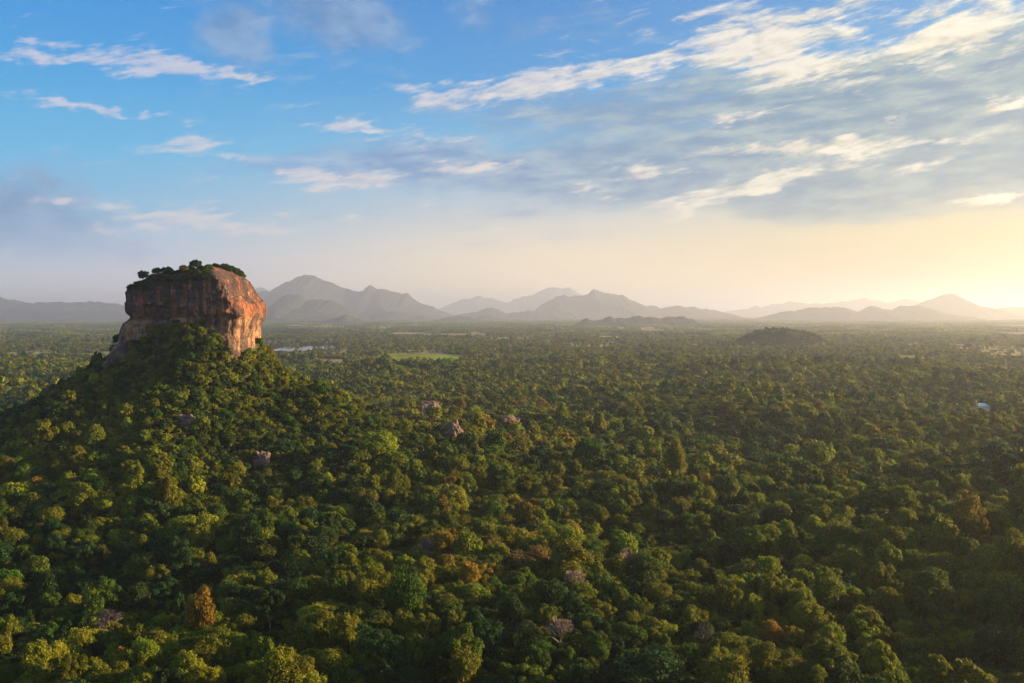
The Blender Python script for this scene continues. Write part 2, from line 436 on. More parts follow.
mountain(11500, [(298, 326), (310, 323), (324, 320), (336, 316.5), (348, 315), (355, 317.5), (362, 320.6), (374, 326.5)], 'small dark hill in front of the mountains', 700, 3)
mountain(17000, [(355, 322), (366, 318), (378, 314), (390, 312), (399, 311), (406, 313), (416, 316.5), (424, 315.6), (432, 317.5), (444, 322)], 'low hill chain below the notched summit', 1300, 4)
mountain(14500, [(425, 323.5), (436, 319), (447, 316.5), (459, 315), (470, 317.5), (486, 320), (500, 323)], 'low rounded rise beside the plain', 900, 5)
mountain(19500, [(440, 321), (455, 315), (471, 312.5), (482, 309.5), (493, 307), (499, 309), (505.6, 312.5), (513, 311.6), (521, 311), (540, 311), (553, 312), (571, 314.6), (581, 319), (588, 321)], 'hazy hills with one small dome', 1500, 6)
mountain(26000, [(530, 315), (538, 308), (547, 302), (555.5, 295.5), (566, 294.5), (577, 296), (588.5, 294), (593.6, 288.4), (598, 290), (604, 291.7), (616, 294), (626.6, 296.8), (635, 300), (642, 303.7), (652, 306), (662, 307), (672, 305.6), (682, 305.7), (694, 307), (703, 308), (723, 313), (740, 318.8)], 'broad grey mountain at the middle of the horizon', 3400, 7)
mountain(42000, [(430, 313), (445, 306), (456, 301), (466, 298.5), (477.5, 296), (490, 299), (506, 302), (520, 298), (535, 293), (548, 287.8), (560, 287), (571, 288), (581, 294), (600, 302), (625, 310), (640, 316)], 'very faint mountain behind the grey one', 4200, 8)
mountain(9800, [(572, 329), (578, 321.5), (586, 319), (596, 320.4), (602, 318), (607.6, 316), (616, 317.2), (624, 319), (632, 317.2), (639, 316), (648, 317), (657, 318.4), (672, 317.6), (685, 317), (695, 320), (706, 328)], 'dark string of low wooded hills on the plain', 520, 9)
mountain(27000, [(880, 318), (905, 310), (921, 302), (930, 299), (936.6, 297), (943, 294.2), (949, 293), (954, 295), (959, 298), (969, 303), (980, 308), (990, 312.5), (1010, 319)], 'cone shaped mountain in the golden haze', 2700, 10)
mountain(31000, [(960, 318), (980, 313), (997, 310), (1006, 307), (1013, 305.5), (1024, 308), (1050, 304), (1080, 309), (1110, 318)], 'faint hills past the cone mountain', 2600, 11)
mountain(20500, [(750, 320.5), (764, 317), (779, 312), (795, 310), (810, 308.5), (825, 307), (834, 307), (843, 308), (852, 310.5), (860, 311), (865, 308.5), (870.6, 306), (876, 307.5), (881, 309.5), (891, 309.5), (900, 306.5), (909, 305), (916, 305), (923, 307), (932, 310), (944, 314), (975, 320)], 'row of rounded hills before the cone mountain', 1900, 12)
mountain(43000, [(715, 313), (745, 308), (789, 302), (820, 304), (846, 302), (865.5, 298), (885, 303), (906, 299), (930, 304), (960, 312)], 'faintest ridge in the golden haze', 4000, 13)
mountain(21000, [(-150, 305), (-110, 297), (-70, 293), (-35, 297), (0, 298), (10, 299.5), (20, 301.8), (33, 303), (43, 301.5), (53, 301), (68, 302), (80, 301.5), (90, 301.8), (100, 302.5), (123, 305), (150, 309), (180, 312), (215, 320)], 'long low ridge running behind the rock', 3000, 14)
mountain(16500, [(-130, 316), (-60, 309), (-20, 307.5), (20, 309), (60, 311), (90, 310), (120, 312), (150, 316), (180, 322)], 'low dark ridge in front of the long one', 1500, 15)

# ------------------------------------------------------------------ the rock
def rock_mat():
    m, nt, b = new_mat('weathered_gneiss')
    co = texco(nt)
    streak = noise(nt, vscale(nt, co, 0.22, 0.22, 0.018), 1.0, 6, 0.62, 0.3)
    streak2 = noise(nt, vscale(nt, co, 0.5, 0.5, 0.03), 1.0, 5, 0.6, 0.2)
    blot = noise(nt, co, 0.05, 7, 0.62, 0.6)
    band = noise(nt, vscale(nt, co, 0.018, 0.018, 0.16), 1.0, 6, 0.6, 0.4)
    fine = noise(nt, co, 0.55, 6, 0.65)
    c = mixc(nt, blot.ss(0.36, 0.64), (0.050, 0.029, 0.029), (0.21, 0.085, 0.036))
    c = mixc(nt, band.ss(0.52, 0.66) * 0.65, c, (0.34, 0.22, 0.12))
    c = mixc(nt, (blot * 0.4 + fine * 0.6).ss(0.52, 0.62) * 0.5, c, (0.36, 0.115, 0.045))
    sepn = nt.nodes.new('ShaderNodeSeparateXYZ'); nt.links.new(co.k, sepn.inputs[0]); hz = S(nt, sepn.outputs[2])
    c = mixc(nt, hz.ss(163, 150) * hz.ss(118, 132) * (blot * 0.5 + band * 0.5).ss(0.40, 0.58) * 0.7, c, (0.30, 0.20, 0.12))
    c = mixc(nt, hz.ss(155, 161) * hz.ss(182, 168) * (blot * 0.6 + fine * 0.4).ss(0.47, 0.58) * 0.6, c, (0.30, 0.095, 0.042))
    streak = streak + (hz - 166.0).max(-12.0) * 0.0022
    c = mixc(nt, streak.ss(0.45, 0.57) * 0.9, c, (0.036, 0.027, 0.031))
    c = mixc(nt, noise(nt, vscale(nt, co, 0.03, 0.03, 0.014), 1.0, 5, 0.6, 0.5).ss(0.50, 0.60) * 0.75, c, (0.030, 0.023, 0.026))
    c = mixc(nt, streak2.ss(0.62, 0.70) * 0.75, c, (0.30, 0.27, 0.25))
    c = mixc(nt, streak2.ss(0.42, 0.34) * 0.55, c, (0.045, 0.034, 0.034))
    nt.links.new(c.k, b.inputs['Base Color']); b.inputs['Roughness'].default_value = 0.88; b.inputs['Specular IOR Level'].default_value = 0.2
    bump(nt, b, fine * 0.6 + streak2 * 0.7 + band * 0.8, 1.6, 0.9)
    return m
RM = rock_mat()
ROCK_X = -319.0
def zpx(py): return CAM_Z + (HOR - py) * 1.0
def build_rock():
    zt = lambda l: (np.array([a for a, _ in l], float), np.array([b_ for _, b_ in l], float))
    zl, ul = zt([(60, -112), (100, -97), (117, -86), (135, -75), (149, -68), (154, -65), (158, -64), (163, -65), (170, -66.5), (178, -66), (184, -62.5), (188, -56), (191, -46), (195, -34), (198.5, -22), (202, -4), (205, 16), (207, 30)])
    zr, ur = zt([(60, 74), (100, 70), (122, 67), (135, 67), (146, 69), (156, 73), (164, 73.5), (170, 71), (178, 63), (186, 59), (194, 55), (200, 48), (205, 41), (207, 35)])
    za, ua = zt([(60, 60), (122, 60), (143, 60), (158, 63), (170, 61), (178, 55), (190, 50), (200, 42), (205, 37), (207, 32)])
    zs = np.concatenate([np.linspace(60, 186, 150), np.linspace(187, 207, 60)])
    nth = 420
    cols = []
    for z in zs:
        L, Rr, A = np.interp(z, zl, ul), np.interp(z, zr, ur), np.interp(z, za, ua)
        s_ = np.clip((207.5 - z) / 14.0, 0, 1) ** 0.45
        apron = np.clip((140 - z) / 40.0, 0, 1)
        rec = 3.0 * sstep(162, 154, z) - 13 * apron
        fy = -52 * (0.55 + 0.45 * s_) + rec
        mid = (L + A) / 2
        wL, wR = A - L, max(Rr - A, 0.6)
        pts = [(L + .04 * wL, fy * 0.72 + 6 * s_), (L + .12 * wL, fy + 4 * s_), (mid, fy + 1), (A - .03 * wL, fy - 3 * s_), (A + .12 * wR, fy + 1), (A + .62 * wR, -34 * s_ + rec), (Rr, -8 * s_), (Rr - .15 * wR, 35 * s_), (A - .04 * wL, 62 * s_), (mid, 70 * s_), (L + .16 * wL, 58 * s_), (L, 22 * s_)]
        P = np.array(pts + pts[:1])
        seg = np.hypot(*np.diff(P, axis=0).T); cum = np.concatenate([[0], np.cumsum(seg)]) / seg.sum()
        t = np.arange(nth) / nth
        q = np.stack([np.interp(t, cum, P[:, 0]), np.interp(t, cum, P[:, 1])], -1)
        for _ in range(7):      # round the corners off
            q = (np.roll(q, 1, 0) + 2 * q + np.roll(q, -1, 0)) / 4
        cols.append(np.concatenate([q, np.full((nth, 1), z)], 1))
    V = np.stack(cols, 1)       # theta, z, 3
    du = np.roll(V, -1, 0) - np.roll(V, 1, 0)
    N = np.stack([du[..., 1], -du[..., 0]], -1); N /= np.maximum(np.linalg.norm(N, axis=-1, keepdims=True), 1e-6)
    x, y, z = V[..., 0], V[..., 1], V[..., 2]
    d = fbm(x / 34, y / 34, z / 30, 3, 61) * 2.6
    fl = ridged((x + y * .6) / 11 + fbm(x / 20, z / 40, octv=2, seed=4), z / 120.0, 3, 71)
    d += (fl - 0.70) * 2.6
    led = vnoise(x / 60, y / 60, z / 7.0 + x / 45, 81); d += (led - 0.5) * 2.6
    d += fbm(x / 5, y / 5, z / 6, 4, 91) * 1.5
    # undercut line along the front and the bulge above it
    zl_ = 158 + 2.5 * np.sin(x / 17.0) + 2 * fbm(x / 30, y / 30, octv=2, seed=8)
    front = sstep(-10, -35, y)
    d += front * (1.0 * np.exp(-((z - zl_ - 6) / 6.0) ** 2) - 1.6 * np.exp(-((z - zl_ + 3) / 4.0) ** 2))
    d = np.clip(d, -6, 2.6)
    # alcove in the upper face
    d -= 3.0 * np.exp(-((x - 0) / 10.0) ** 2 - ((z - 180) / 9.0) ** 2) * (y < 0)
    topk = sstep(207, 196, z)
    V[..., 0] += N[..., 0] * d * topk; V[..., 1] += N[..., 1] * d * topk
    V[..., 2] += fbm(x / 14, y / 14, z / 10, 3, 55) * 1.3 * topk
    V[..., 0] *= 0.905; V[..., 2] = 160 + (V[..., 2] - 160) * 0.955
    nz = len(zs)
    verts = V.reshape(-1, 3)
    me = mesh_from('rock_tower', verts, grid_faces(nth, nz, True), RM, False)
    import bmesh
    bm = bmesh.new(); bm.from_mesh(me); bm.verts.ensure_lookup_table()
    for j in (0, nz - 1):
        loop = [bm.verts[i * nz + j] for i in range(nth)]
        bm.faces.new(loop if j else loop[::-1])
    bmesh.ops.recalc_face_normals(bm, faces=bm.faces); bm.to_mesh(me); bm.free()
    o = link('rock_tower', me, None, (ROCK_X, 1000, 0))
    return tag(o, 'huge sheer brown rock tower with a flat wooded top on a forested hill', 'rock'), V
ROCK, ROCKV = build_rock()
from mathutils.bvhtree import BVHTree
RB = BVHTree.FromPolygons([tuple(v.co) for v in ROCK.data.vertices], [tuple(p.vertices) for p in ROCK.data.polygons])
def on_rock(x, y):
    out = np.zeros(len(x), bool); z = land(x, y)
    for i in np.nonzero(np.hypot(x - ROCK_X, y - 1000) < 140)[0]:
        o = Vector((x[i] - ROCK_X, y[i] - 1000, z[i] + 2.5)); n = 0
        while n < 12:           # an odd number of walls overhead: inside the rock
            h = RB.ray_cast(o, Vector((0, 0, 1)))
            if h[0] is None: break
            n += 1; o = h[0] + Vector((0, 0, .01))
        c = RB.find_nearest(Vector((x[i] - ROCK_X, y[i] - 1000, z[i] + 4)))
        out[i] = n % 2 == 1 or c[3] < 1.5
    return out

# ------------------------------------------------------------------ foliage
def leaf_mat(name, base, dark, gloss=0.1, trans=0.4):
    m, nt, b = new_mat(name)
    g = nt.nodes.new('ShaderNodeNewGeometry'); oi = nt.nodes.new('ShaderNodeObjectInfo')
    isl = S(nt, g.outputs['Random Per Island']); rnd = S(nt, oi.outputs['Random'])
    c = mixc(nt, isl, dark, base)
    hs = nt.nodes.new('ShaderNodeHueSaturation'); nt.links.new(c.k, hs.inputs['Color'])
    nt.links.new((rnd * 0.05 + 0.475).k, hs.inputs['Hue'])
    rv = (rnd * 7.31)._op('FRACT')
    nt.links.new((rv * 0.6 + 0.7).k, hs.inputs['Value'])
    nt.links.new(hs.outputs[0], b.inputs['Base Color'])
    b.inputs['Roughness'].default_value = 0.6; b.inputs['Specular IOR Level'].default_value = gloss
    tr = nt.nodes.new('ShaderNodeBsdfTranslucent'); nt.links.new(hs.outputs[0], tr.inputs['Color'])
    mx = nt.nodes.new('ShaderNodeMixShader'); mx.inputs[0].default_value = trans
    nt.links.new(b.outputs[0], mx.inputs[1]); nt.links.new(tr.outputs[0], mx.inputs[2])
    nt.links.new(mx.outputs[0], nt.nodes['Material Output'].inputs['Surface'])
    return m
COLOURS = [('dark green', 'leaf_dark', (0.028, 0.070, 0.014), (0.009, 0.027, 0.007)),
           ('green', 'leaf_green', (0.070, 0.125, 0.011), (0.023, 0.049, 0.006)),
           ('olive', 'leaf_olive', (0.152, 0.175, 0.012), (0.050, 0.066, 0.006)),
           ('yellow-green', 'leaf_lime', (0.205, 0.245, 0.014), (0.075, 0.102, 0.008)),
           ('golden-brown', 'leaf_gold', (0.245, 0.180, 0.017), (0.100, 0.074, 0.009)),
           ('russet', 'leaf_russet', (0.160, 0.102, 0.034), (0.085, 0.056, 0.018))]
LM = [leaf_mat(n, a_, d_) for _, n, a_, d_ in COLOURS]
bark, nt, b = new_mat('bark')
nt.links.new(mixc(nt, noise(nt, vscale(nt, texco(nt), 3, 3, 0.5), 1.0, 4).ss(.3, .7), (0.10, 0.08, 0.06), (0.26, 0.22, 0.18)).k, b.inputs['Base Color']); b.inputs['Roughness'].default_value = 0.9
twig, nt, b = new_mat('bare_twig'); nt.links.new(mixc(nt, noise(nt, texco(nt), 0.6, 4).ss(.3, .7), (0.10, 0.078, 0.062), (0.20, 0.155, 0.125)).k, b.inputs['Base Color']); b.inputs['Roughness'].default_value = 0.9

def rand_dirs(rg, n):
    v = rg.normal(size=(n, 3)); return v / np.linalg.norm(v, axis=1, keepdims=True)
def leaf_faces(P, N, size, rg, aspect=1.5):
    """one folded four-sided leaf clump per point"""
    n = len(P)
    t = rand_dirs(rg, n); t -= (t * N).sum(1, keepdims=True) * N; t /= np.maximum(np.linalg.norm(t, axis=1, keepdims=True), 1e-6)
    bt = np.cross(N, t); s_ = size[:, None] * 0.5
    k = rg.uniform(0.7, 1.3, (n, 4, 1))
    a = P + t * s_ * aspect * k[:, 0]; c = P - t * s_ * aspect * k[:, 1]
    b_ = P + bt * s_ * k[:, 2] - N * s_ * 0.35; d = P - bt * s_ * k[:, 3] - N * s_ * 0.35
    V = np.stack([a, b_, c, d], 1).reshape(-1, 3)
    i = np.arange(n) * 4
    Fc = np.stack([np.stack([i, i + 1, i + 2], 1), np.stack([i, i + 2, i + 3], 1)], 1).reshape(-1, 3)
    return V, Fc
SHAPES = ['domed', 'spreading', 'lumpy', 'tall', 'ragged', 'flat-topped']
def crown_arrays(shape, seed, n_leaf, leaf):
    """unit-ish crown: radius about 1, centre of mass above z=0; height by shape"""
    rg = np.random.default_rng(seed)
    zs_, nl, lr, spread = {'domed': (0.85, 26, 0.34, 0.72), 'spreading': (0.55, 22, 0.32, 0.82), 'lumpy': (0.8, 15, 0.42, 0.72), 'tall': (1.35, 24, 0.36, 0.66), 'ragged': (0.85, 18, 0.27, 0.88), 'flat-topped': (0.42, 24, 0.28, 0.88)}[shape]
    d = rand_dirs(rg, nl * 4); d = d[d[:, 2] > -0.25]
    keep = []
    for v in d:                 # spread the boughs evenly over the dome
        if all(np.dot(v, w) < math.cos(0.48) for w in keep): keep.append(v)
        if len(keep) >= nl: break
    keep = np.array(keep); nl = len(keep)
    rr = rg.uniform(0.75, 1.15, nl) * spread
    C = keep * rr[:, None] * np.array([1, 1, zs_])
    C = np.concatenate([C, rg.normal(0, 0.18, (5, 3)) * np.array([1, 1, zs_])]); rad = np.concatenate([rg.uniform(0.75, 1.25, nl) * lr, np.full(5, lr * 1.1)])
    idx = rg.choice(len(C), n_leaf, p=rad ** 2 / (rad ** 2).sum())
    u = rand_dirs(rg, n_leaf); u[:, 2] = np.where(rg.random(n_leaf) < 0.65, np.abs(u[:, 2]), u[:, 2])
    u /= np.linalg.norm(u, axis=1, keepdims=True)
    rj = rg.uniform(0.72, 1.12, n_leaf) * (1 + 0.12 * rg.normal(size=n_leaf))
    P = C[idx] + u * (rad[idx] * rj)[:, None] * np.array([1, 1, 0.86])
    N = u * 0.75 + rand_dirs(rg, n_leaf) * 0.65 + np.array([0, 0, 0.15]); N /= np.linalg.norm(N, axis=1, keepdims=True)
    size = leaf * rg.uniform(0.6, 1.45, n_leaf)
    V, Fc = leaf_faces(P, N, size, rg)
    V[:, 2] += zs_ * 0.55
    return V, Fc
def tube(p0, p1, r0, r1, n=6):
    p0, p1 = np.array(p0, float), np.array(p1, float); d = p1 - p0; d /= np.linalg.norm(d)
    a = np.cross(d, [0.3, 0.9, 0.2]); a /= np.linalg.norm(a); b_ = np.cross(d, a)
    t = np.arange(n) / n * 2 * math.pi; ring = np.cos(t)[:, None] * a + np.sin(t)[:, None] * b_
    V = np.concatenate([p0 + ring * r0, p1 + ring * r1])
    i = np.arange(n); j = (i + 1) % n
    Fc = np.concatenate([np.stack([i, j, j + n], 1), np.stack([i, j + n, i + n], 1)])
    return V, Fc
def join(parts):
    Vs, Fs, o = [], [], 0
    for V, Fc in parts:
        Vs.append(V); Fs.append(Fc + o); o += len(V)
    return np.concatenate(Vs), np.concatenate(Fs)
def trunk_arrays(seed, height, rad=0.05, limbs=6, spread=0.6):
    """trunk from z=-height*0.2 up into the crown (units of crown radius)"""
    rg = np.random.default_rng(seed)
    parts = []; p = np.array([0, 0, -0.15]); top = height
    knots = [p, p + np.array([rg.normal(0, .04), rg.normal(0, .04), top * .4]), p + np.array([rg.normal(0, .07), rg.normal(0, .07), top * .75]), p + np.array([rg.normal(0, .1), rg.normal(0, .1), top + .35])]
    rs = [rad * 1.3, rad, rad * .75, rad * .35]
    for i in range(3): parts.append(tube(knots[i], knots[i + 1], rs[i], rs[i + 1], 7))
    for k in range(limbs):
        t = rg.uniform(.45, .95); base = knots[1] * (1 - t) + knots[2] * t
        a = k / limbs * 2 * math.pi + rg.uniform(-.4, .4)
        e = base + np.array([math.cos(a) * spread, math.sin(a) * spread, rg.uniform(.2, .5)])
        parts.append(tube(base, e, rad * .5, rad * .15, 5))
    return join(parts)
def bare_arrays(seed):
    """leafless crown: limbs that fork into sprays of twigs"""
    rg = np.random.default_rng(seed); parts = []
    for k in range(11):
        a = rg.uniform(0, 6.28); el = rg.uniform(.35, 1.35); base = np.array([0, 0, rg.uniform(.0, .25)])
        e = base + np.array([math.cos(a) * math.cos(el), math.sin(a) * math.cos(el), math.sin(el)]) * rg.uniform(.4, .62)
        parts.append(tube(base, e, .035, .018, 4))
        for q in range(9):
            d = e - base; d /= np.linalg.norm(d); d = d + rand_dirs(rg, 1)[0] * .75 + np.array([0, 0, .25]); d /= np.linalg.norm(d)
            e2 = e + d * rg.uniform(.2, .42); parts.append(tube(e, e2, .016, .009, 3))
            for w in range(6):
                d2 = d + rand_dirs(rg, 1)[0] * .7; d2 /= np.linalg.norm(d2)
                parts.append(tube(e2, e2 + d2 * rg.uniform(.1, .22), .012, .007, 3))
    return join(parts)

TRUNK_H = 0.75                  # crown base above ground, in crown radii
ZF = {'domed': 0.85, 'spreading': 0.55, 'lumpy': 0.8, 'tall': 1.35, 'ragged': 0.85, 'flat-topped': 0.42}
def height_of(shape, r): return r * (TRUNK_H + ZF[shape] * 1.55 + 0.25)

# ---- near meshes (shared): crown and trunk apart
NEAR_CROWN = {}; NEAR_TRUNK = []
for si, sh in enumerate(SHAPES):
    for v in range(2):
        V, Fc = crown_arrays(sh, 100 + si * 7 + v, 7000, 0.078)
        V = V + np.array([0, 0, TRUNK_H])
        for ci in range(len(LM)):
            NEAR_CROWN[si, v, ci] = (mesh_from('tree_crown', V, Fc, LM[ci]) )
for v in range(3):
    V, Fc = trunk_arrays(400 + v, TRUNK_H + 0.4); NEAR_TRUNK.append(mesh_from('tree_trunk', V, Fc, bark, True))
BARE_CROWN = []
for v in range(3):
    V, Fc = bare_arrays(900 + v); BARE_CROWN.append(mesh_from('bare_crown', V + np.array([0, 0, TRUNK_H * .9]), Fc, twig))

# ---- source trees for the forest mass (kept outside the scene, instanced on its points)
PROTO = bpy.data.collections.new('forest_source')
PIDX = {}
def add_proto(key, V, Fc, mats, mi):
    k = len(PIDX); PIDX[key] = k
    o = bpy.data.objects.new('tree_source_%03d' % k, mesh_from('tree_source', V, Fc, mats, False, mi)); PROTO.objects.link(o)
for lod, (n_leaf, leaf, nv) in enumerate([(4200, 0.10, 2), (1300, 0.18, 1), (320, 0.36, 1)]):
    for si, sh in enumerate(SHAPES):
        for v in range(nv):
            V, Fc = crown_arrays(sh, 100 + si * 7 + v + lod * 50, n_leaf, leaf); V = V + np.array([0, 0, TRUNK_H])
            n0 = len(Fc)
            if lod < 2:
                V, Fc = join([(V, Fc), trunk_arrays(400 + si, TRUNK_H + .4, limbs=4)])
            mi = np.zeros(len(Fc), int); mi[n0:] = 1
            for ci in range(len(LM)):
                add_proto((lod, si, v, ci), V, Fc, [LM[ci], bark], mi)
for v in range(3):
    V, Fc = join([(bare_arrays(900 + v) ), ]); V = V + np.array([0, 0, TRUNK_H * .9]); n0 = len(Fc)
    V, Fc = join([(V, Fc), trunk_arrays(470 + v, TRUNK_H + .3, limbs=3)]); mi = np.zeros(len(Fc), int); mi[n0:] = 1
    add_proto(('bare', v), V, Fc, [twig, bark], mi)
# far groves: many small crowns together, 1 unit = 1 m, about 170 m across
GROVES = 4
for g in range(GROVES):
    rg = np.random.default_rng(700 + g)
    for ci in range(4):
        parts = []
        for k in range(90):
            a = rg.uniform(0, 6.28); rr = 95 * math.sqrt(rg.random()); r = rg.uniform(5, 11)
            V, Fc = crown_arrays(SHAPES[rg.integers(0, 3)], 2000 + g * 100 + k, 22, 0.85)
            parts.append((V * r * np.array([1, 1, 1.15]) + np.array([math.cos(a) * rr, math.sin(a) * rr, 2.0]), Fc))
        V, Fc = join(parts)
        add_proto(('grove', g, ci), V, Fc, [LM[ci]], np.zeros(len(Fc), int))

# ------------------------------------------------------------------ boulders and houses: placed first so that the forest leaves them room
CLEAR = []                      # x, y, rx, ry (ellipse), towards the camera
BM, nt, b = new_mat('boulder_granite')
co = texco(nt); n1 = noise(nt, co, 0.16, 6, .62, .4); n2 = noise(nt, vscale(nt, co, .5, .5, .12), 1.0, 5, .6)
cc = mixc(nt, n1.ss(.38, .62), (0.048, 0.034, 0.033), (0.125, 0.074, 0.054)); cc = mixc(nt, n2.ss(.52, .64) * .8, cc, (0.045, 0.038, 0.038)); cc = mixc(nt, n2.ss(.40, .32) * .6, cc, (0.14, 0.115, 0.10))
nt.links.new(cc.k, b.inputs['Base Color']); b.inputs['Roughness'].default_value = .9; bump(nt, b, n1 + n2, .8, .8)
def boulder(px, py, wid, hgt, dep, seed, label, name='boulder', rot=0.0):
    x, y, z = ground_hit(px, py, 7.0)
    s_ = math.hypot(x, y) / F
    w, h, dp = wid * s_, hgt * s_, dep * s_
    n, k = 90, 60
    T, P_ = np.meshgrid(np.linspace(0, 2 * math.pi, n, endpoint=False), np.linspace(0.02, math.pi - 0.02, k), indexing='ij')
    X, Y, Z = np.sin(P_) * np.cos(T), np.sin(P_) * np.sin(T), np.cos(P_)
    def bx(v): return np.sign(v) * np.abs(v) ** 0.72
    f = 1 + 0.42 * fbm(X * 1.3 + seed, Y * 1.3, Z * 1.3, 3, seed) + 0.22 * (ridged(X * 1.6 + Z, Y * 1.6 + seed, 3, seed + 3) - .6) + 0.04 * fbm(X * 6, Y * 6, Z * 6, 3, seed + 9)
    V = np.stack([bx(X) * f * w / 2, bx(Y) * f * dp / 2, bx(Z) * f * (h * .5 + 5.0)], -1).reshape(-1, 3)
    me = mesh_from(name, V, grid_faces(n, k, True)[:, ::-1], BM, True)
    o = link(name, me, None, (x, y, float(land(x, y)) + 7 + h * .5 - (h * .5 + 5.0) * .95)); o.rotation_euler = (0, 0, rot)
    CLEAR.append((x, y - dp * .5 - 8, w * .55 + 2, dp * .6 + 18))
    return tag(o, label, 'boulder')
boulder(431, 414, 20, 19, 22, 3, 'broad grey-brown boulder, uphill one of the close pair on the wooded slope')
boulder(452, 431, 17, 12, 18, 7, 'craggy grey-brown boulder, downhill one of the close pair on the wooded slope')
boulder(511, 423, 21, 10, 20, 12, 'low rounded boulder alone among trees below the green field')
boulder(262, 459, 15, 13, 16, 19, 'grey boulder at the hill foot far below the sunlit cliff face')
boulder(186, 417, 15, 2, 10, 23, 'grey-brown boulder in the forest straight below the rock tower')
boulder(298, 369, 12, 8, 12, 29, 'small brown outcrop on the ridge next to the cliff foot')

def plain_mat(name, a_, b_, sc=0.6, rough=0.8):
    m, nt, b = new_mat(name)
    nt.links.new(mixc(nt, noise(nt, texco(nt), sc, 5, .6).ss(.3, .7), a_, b_).k, b.inputs['Base Color']); b.inputs['Roughness'].default_value = rough
    return m
M_WHITE = plain_mat('white_plaster', (0.66, 0.64, 0.60), (0.80, 0.78, 0.74)); M_BLUE = plain_mat('pale_blue_roof', (0.52, 0.66, 0.78), (0.66, 0.78, 0.86)); M_GREY = plain_mat('grey_roof', (0.40, 0.40, 0.40), (0.55, 0.55, 0.53)); M_DARK = plain_mat('dark_opening', (0.03, 0.03, 0.03), (0.05, 0.05, 0.05))
def box_arrays(x0, x1, y0, y1, z0, z1):
    V = np.array([(x, y, z) for z in (z0, z1) for x, y in ((x0, y0), (x1, y0), (x1, y1), (x0, y1))], float)
    return V, np.array([(0, 3, 2, 1), (4, 5, 6, 7), (0, 1, 5, 4), (1, 2, 6, 5), (2, 3, 7, 6), (3, 0, 4, 7)])
def house(px, py, L, Wd, H, roof, label, rot=0.0, pitch=0.28, clear=50.0):
    x, y, z = ground_hit(px, py, H)
    e = bpy.data.objects.new('house', None); COL.objects.link(e); e.location = (x, y, z); e.rotation_euler = (0, 0, rot)
    tag(e, label, 'house')
    V, Fc = box_arrays(-L / 2, L / 2, -Wd / 2, Wd / 2, -1.5, H); link('wall', mesh_from('wall', V, Fc, M_WHITE), e)
    o = 0.8; rh = Wd * .5 * pitch
    V = np.array([(-L / 2 - o, -Wd / 2 - o, H + .02), (L / 2 + o, -Wd / 2 - o, H + .02), (L / 2 + o, 0, H + rh), (-L / 2 - o, 0, H + rh), (-L / 2 - o, Wd / 2 + o, H + .02), (L / 2 + o, Wd / 2 + o, H + .02)])
    T_ = V + np.array([0, 0, .25]); VV = np.concatenate([V, T_])
    Fq = np.array([(6, 7, 8, 9), (9, 8, 11, 10), (3, 2, 1, 0), (4, 5, 2, 3), (0, 1, 7, 6), (5, 4, 10, 11), (1, 2, 8, 7), (2, 5, 11, 8), (3, 0, 6, 9), (4, 3, 9, 10)])
    link('roof', mesh_from('roof', VV, Fq, roof), e)
    nwin = max(2, int(L // 5))
    for k in range(nwin):
        xx = -L / 2 + (k + .5) * L / nwin
        V, Fc = box_arrays(xx - .7, xx + .7, -Wd / 2 - .05, -Wd / 2 + .1, H * .4, H * .75); link('window', mesh_from('window', V, Fc, M_DARK), e)
    CLEAR.append((x, y - clear * .42, L * .55 + 3, clear * .6 + Wd * .5))
    return e
house(979, 405.5, 31, 15, 8.5, M_BLUE, 'long building with a pale blue roof showing above the sunward forest', 0.12, 0.5, 150)
house(953, 405, 13, 11, 8, M_BLUE, 'smaller pale blue building half hidden by trees beside the long one', -0.2, 0.5, 240)
house(936, 404.5, 11, 7, 6, M_WHITE, 'low white building poking out of trees, smallest of the three together', 0.1, 0.3, 260)
house(693, 344.5, 28, 12, 9, M_WHITE, 'white house row far off at the edge of the forest', 0.05, 0.3, 420)
house(708, 345, 14, 12, 8, M_GREY, 'pale shed beside the distant white house row', 0.0, 0.3, 420)
house(908, 344.5, 24, 14, 9, M_WHITE, 'bright white house far off past the wooded knoll', 0.1, 0.4, 420)
house(827, 374, 16, 9, 7, M_GREY, 'grey roofed shed in a small gap below the wooded knoll', 0.0, 0.3, 260)

# ------------------------------------------------------------------ scatter
rg = np.random.default_rng(20240)
def jitter_band(d0, d1, sp, half=0.60):
    """jittered grid over a fan in front of the camera"""
    xm = d1 * math.sin(half)
    gx = np.arange(-xm, xm, sp); gy = np.arange(d0 * math.cos(half) * .98, d1, sp)
    X, Y = np.meshgrid(gx, gy); X = X.ravel() + rg.uniform(-.45, .45, X.size) * sp; Y = Y.ravel() + rg.uniform(-.45, .45, Y.size) * sp
    D = np.hypot(X, Y); A = np.abs(np.arctan2(X, Y)); k = (D >= d0) & (D < d1) & (A < half)
    return X[k], Y[k]
KN = knoll_pos(*KNOLLS[0][:2])
def pick_colour(x, y, n):
    t = fbm(x / 150, y / 150, octv=3, seed=77) * 0.42 + rg.random(n); t = np.where(np.hypot(x, y) > 1700, np.minimum(t, 0.5 + rg.random(n) * .5), t); t = np.where(np.abs(x - KN[0]) + np.abs(y - KN[1] - 160) < 420, t * .35, t)  # knoll crowns get darker leaf colours, standing in for its shaded side
    return np.clip(np.searchsorted([0.12, 0.36, 0.76, 1.02, 1.28], t), 0, 5)
def rng_big(rg, n): return rg.uniform(9.0, 12.5, n)
PTS = []                        # x, y, z, r(scale), height factor, rot, proto index, colour, shape
